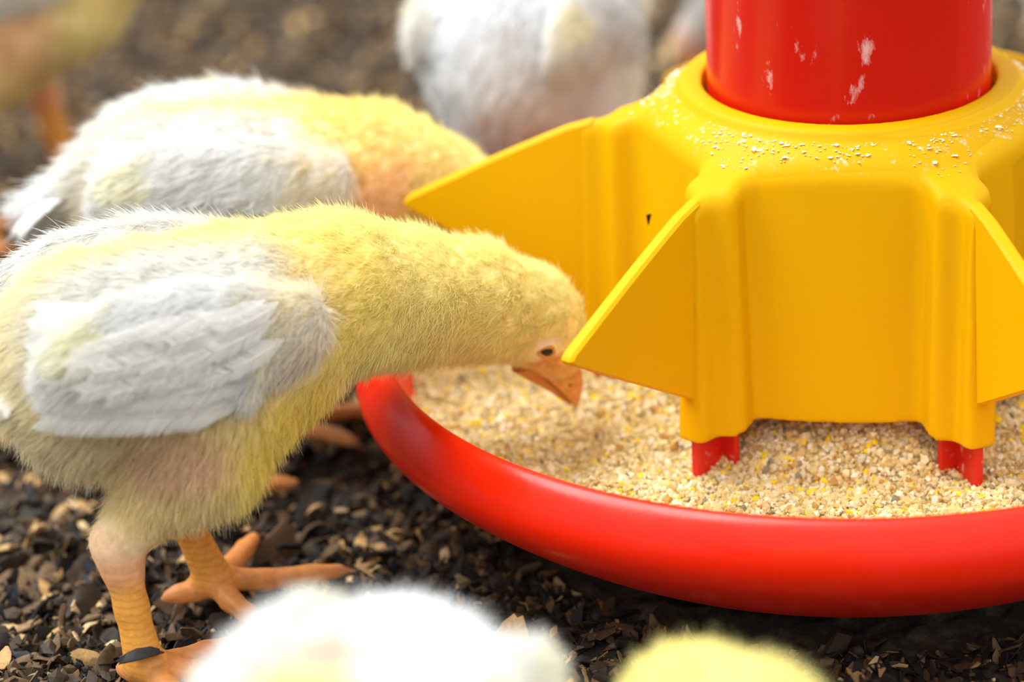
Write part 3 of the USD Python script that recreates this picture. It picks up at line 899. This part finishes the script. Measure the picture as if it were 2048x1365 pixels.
def build_chick(name, P, loc, rz, label, h=0.0013, n_down=60000, n_wing=14000, nf=9, seed=1, width=0.00016, group=None, scale=1.0, tail=True, ncov=0):
    rng = np.random.default_rng(seed)
    root = empty(name, loc, rz, scale)
    tag(root, label, 'chick', group)
    m, pr = chick_body(P, h)
    names, D = labels_of(pr, m.vertices)
    look = make_look(P, width=width)
    dc = look.color(m.vertices, m.vertex_normals, names, soft(D, 0.004))
    col = skin_colors(names, D, m.vertices, dc)
    obj('body', m, m_skin, root, smooth=True, color=col, scute=soft(D, 0.0012)[:, [names.index(x) for x in ('shank', 'toe')]] @ np.array([1.0, 0.55]))
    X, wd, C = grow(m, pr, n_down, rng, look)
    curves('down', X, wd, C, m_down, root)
    build_beak(root, P)
    for sd in (-1, 1):
        wing_parts(root, P, sd, rng, nf if sd < 0 else min(nf, 3), n_wing, width, ncov if sd < 0 else 0)
    if tail:
        for i, a in enumerate(np.linspace(-1, 1, 8)):
            b = np.array(P.tail)
            r0 = b + [0, a * 0.006, 0]
            t0 = b + np.array(P.tail_dir) + np.array([0, a * 0.012, -0.006 * a - 0.003])
            barbed('tail_feather', root, r0, (r0 + t0) / 2 + [0, 0, 0.002], t0, [0, 0.1 * a, 1], 0.0075, rng, 260)
    return root


m_bill = mat('bill_horn', {"co": ("texture_coordinate", {}), "n": ("noise_texture", {"scale": 420.0, "detail": 4.0}), "r": ("rgb_ramp", {"ramp": [(0.3, lin(205, 132, 55)), (0.7, lin(232, 168, 96))]}),
                           "b": ("bump", {"strength": 0.2, "distance": 0.0005}), "p": ("principled_bsdf", {"roughness": 0.42, "subsurface_weight": 0.15, "subsurface_scale": 0.002})},
             [("co.object", "n.vector"), ("n.fac", "r.fac"), ("r.color", "p.base_color"), ("n.fac", "b.height"), ("b.normal", "p.normal")], "p.BSDF")
m_bill2 = mat('bill_lower', {"p": ("principled_bsdf", {"base_color": lin(205, 128, 52), "roughness": 0.5})}, [], "p.BSDF")
m_lid = mat('eyelid', {"p": ("principled_bsdf", {"base_color": lin(196, 146, 84), "roughness": 0.6})}, [], "p.BSDF")
WHITE = np.array(lin(229, 230, 228)); PALE = np.array(lin(232, 219, 178)); YELLOW = np.array(lin(253, 238, 172)); DEEP = np.array(lin(255, 229, 128))


def pose(**kw):
    P = Pose()
    P.body_c, P.body_r, P.pitch = (0.002, 0, 0.0900), (0.0455, 0.0335, 0.0325), 2
    P.rump_c, P.rump_r = (-0.022, 0, 0.0925), (0.017, 0.0235, 0.025)
    P.neck = [(0.032, 0, 0.0955), (0.057, 0.003, 0.0965), (0.080, 0.009, 0.0893), (0.104, 0.0135, 0.0815), (0.120, 0.0155, 0.0735)]
    P.neck_r = [0.0275, 0.0215, 0.0175, 0.0152, 0.0138]
    P.hc0 = (0.12712475, 0.016, 0)
    P.head_c, P.face_c = (0.1268, 0.016, 0.0695), (0.1320, 0.0168, 0.0580)
    P.head_yaw, P.head_tilt, P.head_dz = 8.0, -24.0, 0.0
    P.eye = (-0.0051, 0.0118, 0.0642)
    P.near = dict(hip=(0.006, -0.018, 0.076), knee=(0.003, -0.0225, 0.067), hock=(-0.0222, -0.0210, 0.0450), ankle=(-0.0192, -0.0262, 0.0085), toes=[(17, 0.0295), (-24, 0.040), (-72, 0.028), (118, 0.010)])
    P.far = dict(hip=(0.004, 0.016, 0.084), knee=(0.004, 0.020, 0.078), hr=0.019, hock=(0.0030, 0.0200, 0.0470), ankle=(0.0154, 0.0160, 0.0085), toes=[(-8.6, 0.042), (-78, 0.028), (51, 0.038), (168, 0.0145)])
    P.wing_c, P.wing_r, P.wing_tilt, P.wing_sh = (0.000, -0.0275, 0.1022), (0.0400, 0.0118, 0.0200), 3, (0.036, -0.0225, 0.1035)
    P.wing_col, P.wing_tint, P.wing_bare = WHITE, np.array(lin(246, 240, 196)), (0.0885, 0.098, 0.004)
    P.feathers = [((0.0130, -0.0400, 0.0895), (-0.012, -0.0425, 0.0915), (-0.0435, -0.0300, 0.0930), 0.0115), ((0.0150, -0.0405, 0.0950), (-0.012, -0.0425, 0.0975), (-0.0440, -0.0295, 0.0985), 0.0110),
                  ((0.0150, -0.0370, 0.1000), (-0.012, -0.0385, 0.1030), (-0.0435, -0.0265, 0.1040), 0.0105), ((0.0100, -0.0360, 0.1045), (-0.014, -0.0360, 0.1080), (-0.0430, -0.0250, 0.1095), 0.0100),
                  ((0.0060, -0.0340, 0.1080), (-0.016, -0.0325, 0.1120), (-0.0410, -0.0215, 0.1150), 0.0095), ((0.0020, -0.0320, 0.1110), (-0.016, -0.0295, 0.1150), (-0.0380, -0.0185, 0.1185), 0.0090)]
    P.tail, P.tail_dir = (-0.036, 0, 0.094), (-0.013, 0, -0.008)
    P.bald, P.bud = [], False
    P.palette = {'body': PALE, 'rump': lin(236, 232, 200), 'neck': YELLOW, 'head': lin(252, 244, 190), 'face': lin(250, 230, 158), 'thigh': lin(246, 228, 174), 'hock': PALE}
    P.patches = [(ell_mask((0.005, -0.02, 0.113), (0.044, 0.022, 0.024)), WHITE, 0.9),
                 (ell_mask((0.030, -0.018, 0.070), (0.026, 0.034, 0.018)), DEEP, 0.95),
                 (ell_mask((0.052, -0.02, 0.105), (0.018, 0.02, 0.02)), DEEP, 0.5),
                 (ell_mask((0.060, -0.012, 0.068), (0.012, 0.02, 0.010)), lin(236, 190, 160), 0.7),
                 (ell_mask((-0.004, -0.033, 0.075), (0.015, 0.02, 0.009)), lin(222, 186, 164), 0.6)]
    for k, v in kw.items():
        setattr(P, k, v)
    g = head_frame(P)
    P.patches = P.patches + [(ell_mask(g(P.eye[0], s * P.eye[1], P.eye[2] + 0.0036 + P.head_dz), (0.0045, 0.004, 0.0019)), lin(226, 222, 210), 0.85) for s in (-1, 1)] + [(ell_mask(g(P.eye[0] + 0.004, s * 0.009, P.eye[2] - 0.0075 + P.head_dz), (0.0075, 0.006, 0.0058)), lin(232, 176, 88), 0.8) for s in (-1, 1)]
    P.bald = P.bald + [(g(P.eye[0], s * P.eye[1], P.eye[2] + P.head_dz), 0.0029) for s in (-1, 1)] + [(g(0.0135, 0, 0.0465 + P.head_dz), 0.0050), (g(0.006, 0, 0.0445 + P.head_dz), 0.0045)]
    return P


GROUP = 'white and yellow chicks around the feeder'


def dup(root, name, loc, rz, label, scale=1.0):
    r = empty(name, loc, rz, scale)
    tag(r, label, 'chick', GROUP)
    r.GetPrim().GetReferences().AddInternalReference(root.GetPath())
    r.GetPrim().SetInstanceable(True)
    return r


build_chick('chick', pose(), (-0.200, -0.112, 0.0), 28.0, 'sharply focused yellow chick with white wing, leaning over the red pan to peck feed',
            h=0.0012, n_down=125000, n_wing=26000, seed=2, width=0.00013, ncov=7, group=GROUP)
bare_pink = lin(240, 178, 158)
PB = pose(near=dict(hip=(0.004, -0.018, 0.076), knee=(0.003, -0.024, 0.066), hock=(-0.022, -0.028, 0.0450), ankle=(-0.0175, -0.0385, 0.0085), toes=[(-4, 0.036), (-62, 0.026), (38, 0.03), (170, 0.013)]),
          far=dict(hip=(0.006, 0.016, 0.078), knee=(0.010, 0.018, 0.070), hock=(0.0000, 0.0140, 0.0460), ankle=(0.0140, 0.0090, 0.0085), toes=[(4, 0.044), (-42, 0.036), (50, 0.034), (175, 0.0145)]),
          bud=True, tail=(-0.050, -0.001, 0.099), tail_dir=(-0.016, -0.002, -0.010), neck=[(0.034, 0, 0.0935), (0.054, 0.004, 0.0925), (0.068, 0.009, 0.0845), (0.080, 0.0125, 0.0785), (0.087, 0.0140, 0.0735)], hc0=(0.093, 0.0145, 0), head_c=(0.0927, 0.0145, 0.0695), face_c=(0.0979, 0.0153, 0.0580))
PB.palette = dict(PB.palette, rump=lin(236, 238, 238))
PB.patches = [(ell_mask((0.000, -0.022, 0.112), (0.040, 0.022, 0.022)), WHITE, 0.9), (ell_mask((0.012, -0.026, 0.112), (0.016, 0.016, 0.010)), bare_pink, 0.75),
              (ell_mask((0.054, -0.016, 0.098), (0.012, 0.018, 0.014)), bare_pink, 0.5), (ell_mask((0.048, -0.004, 0.112), (0.020, 0.022, 0.016)), lin(252, 226, 150), 0.8)] + PB.patches[-4:]
build_chick('chick', PB, (-0.205, 0.020, 0.0), 13.0, 'chick with white tail tuft and pink bare patches standing right behind the sharply focused chick',
            h=0.0018, n_down=30000, n_wing=7000, seed=3, width=0.00026, group=GROUP, scale=0.97)
PC = pose(head_yaw=14.0)
PC.palette = dict(PC.palette, body=lin(238, 241, 244), rump=lin(238, 242, 245), thigh=lin(238, 241, 242), hock=lin(236, 230, 214))
PC.patches = [(ell_mask((0.010, -0.01, 0.120), (0.016, 0.014, 0.010)), lin(242, 190, 166), 0.7), (ell_mask((0.034, 0.0, 0.120), (0.016, 0.03, 0.012)), lin(244, 230, 160), 0.8), (ell_mask((0.030, 0.012, 0.085), (0.02, 0.03, 0.016)), lin(226, 232, 176), 0.7)] + PC.patches[-4:]
white = build_chick('chick', PC, (-0.117, 0.175, 0.0), 72.0, 'out-of-focus white chick turned away, behind the left fin of the yellow hood',
                    h=0.0020, n_down=40000, n_wing=8000, nf=0, tail=False, seed=4, width=0.00034, group=GROUP, scale=0.95)
PD = pose(neck=[(0.026, 0, 0.098), (0.043, 0.001, 0.112), (0.052, 0.002, 0.130), (0.058, 0.003, 0.146), (0.062, 0.004, 0.158)], neck_r=[0.029, 0.023, 0.0175, 0.015, 0.0138], hc0=(0.067, 0.004, 0), head_dz=0.092,
          head_c=(0.0667, 0.004, 0.1615), face_c=(0.0719, 0.0048, 0.1500))
PD.palette = dict(PD.palette, body=lin(232, 216, 168), rump=lin(230, 212, 160), thigh=lin(226, 204, 140))
PD.patches = [(ell_mask((0.026, -0.03, 0.085), (0.012, 0.02, 0.016)), bare_pink, 0.35), (ell_mask((-0.004, -0.02, 0.108), (0.034, 0.024, 0.020)), WHITE, 0.9)] + PD.patches[-4:]
yellowish = build_chick('chick', PD, (-0.330, 0.238, 0.0), -12.0, 'blurred yellowish chick standing on orange legs in the top left corner',
                        h=0.0020, n_down=20000, n_wing=5000, seed=5, width=0.0003, group=GROUP, scale=1.08)
dup(white, 'chick', (-0.109, -0.336, 0.0), -112.0, 'blurred white chick in the foreground, only its back showing at the bottom edge', 0.95)
dup(white, 'chick', (-0.020, -0.404, 0.0), 92.0, 'blurred yellow chick head rising at the bottom edge in front of the red pan', 0.98)
dup(white, 'chick', (-0.040, 0.335, 0.0), -8.0, 'far blurred chick half hidden behind the red drop tube', 0.95)
dup(white, 'chick', (0.107, 0.245, 0.0), 60.0, 'blurred white chick at the right edge beyond the red drop tube', 0.95)

# bits lying about
hv = np.array(husk(5, 3, 0.9, 0.8, 77)[0]) * [0.0135, 0.0085, 0.010]
hv = hv @ rot([1, 0, 0], 20).T @ rot(UP, 32).T + np.array([-0.2035, -0.1510, 0.0152])
hk = obj('husk', (hv, husk(5, 3, 0.9, 0.8, 77)[1]), m_litter, None, 50, np.array([lin(46, 44, 46)]))
tag(hk, 'dark curved husk lying on the near foot of the sharply focused chick', 'husk')
bit = obj('splinter', trimesh.util.concatenate([trimesh.convex.convex_hull(np.array([[-0.0005, 0, 0], [0.0004, 0.0002, 0.0002], [0, 0.0005, -0.0002], [0.0003, 0.0001, -0.0032], [-0.0001, 0.0003, -0.0034], [0.0012, 0.0004, 0.0001]]) + np.array([-0.0612, -0.0342, 0.0420 + ZF]))]), m_litter, None, 30, np.array([lin(40, 26, 18)]))
tag(bit, 'tiny dark splinter stuck on the yellow hood panel behind the front left fin', 'splinter')
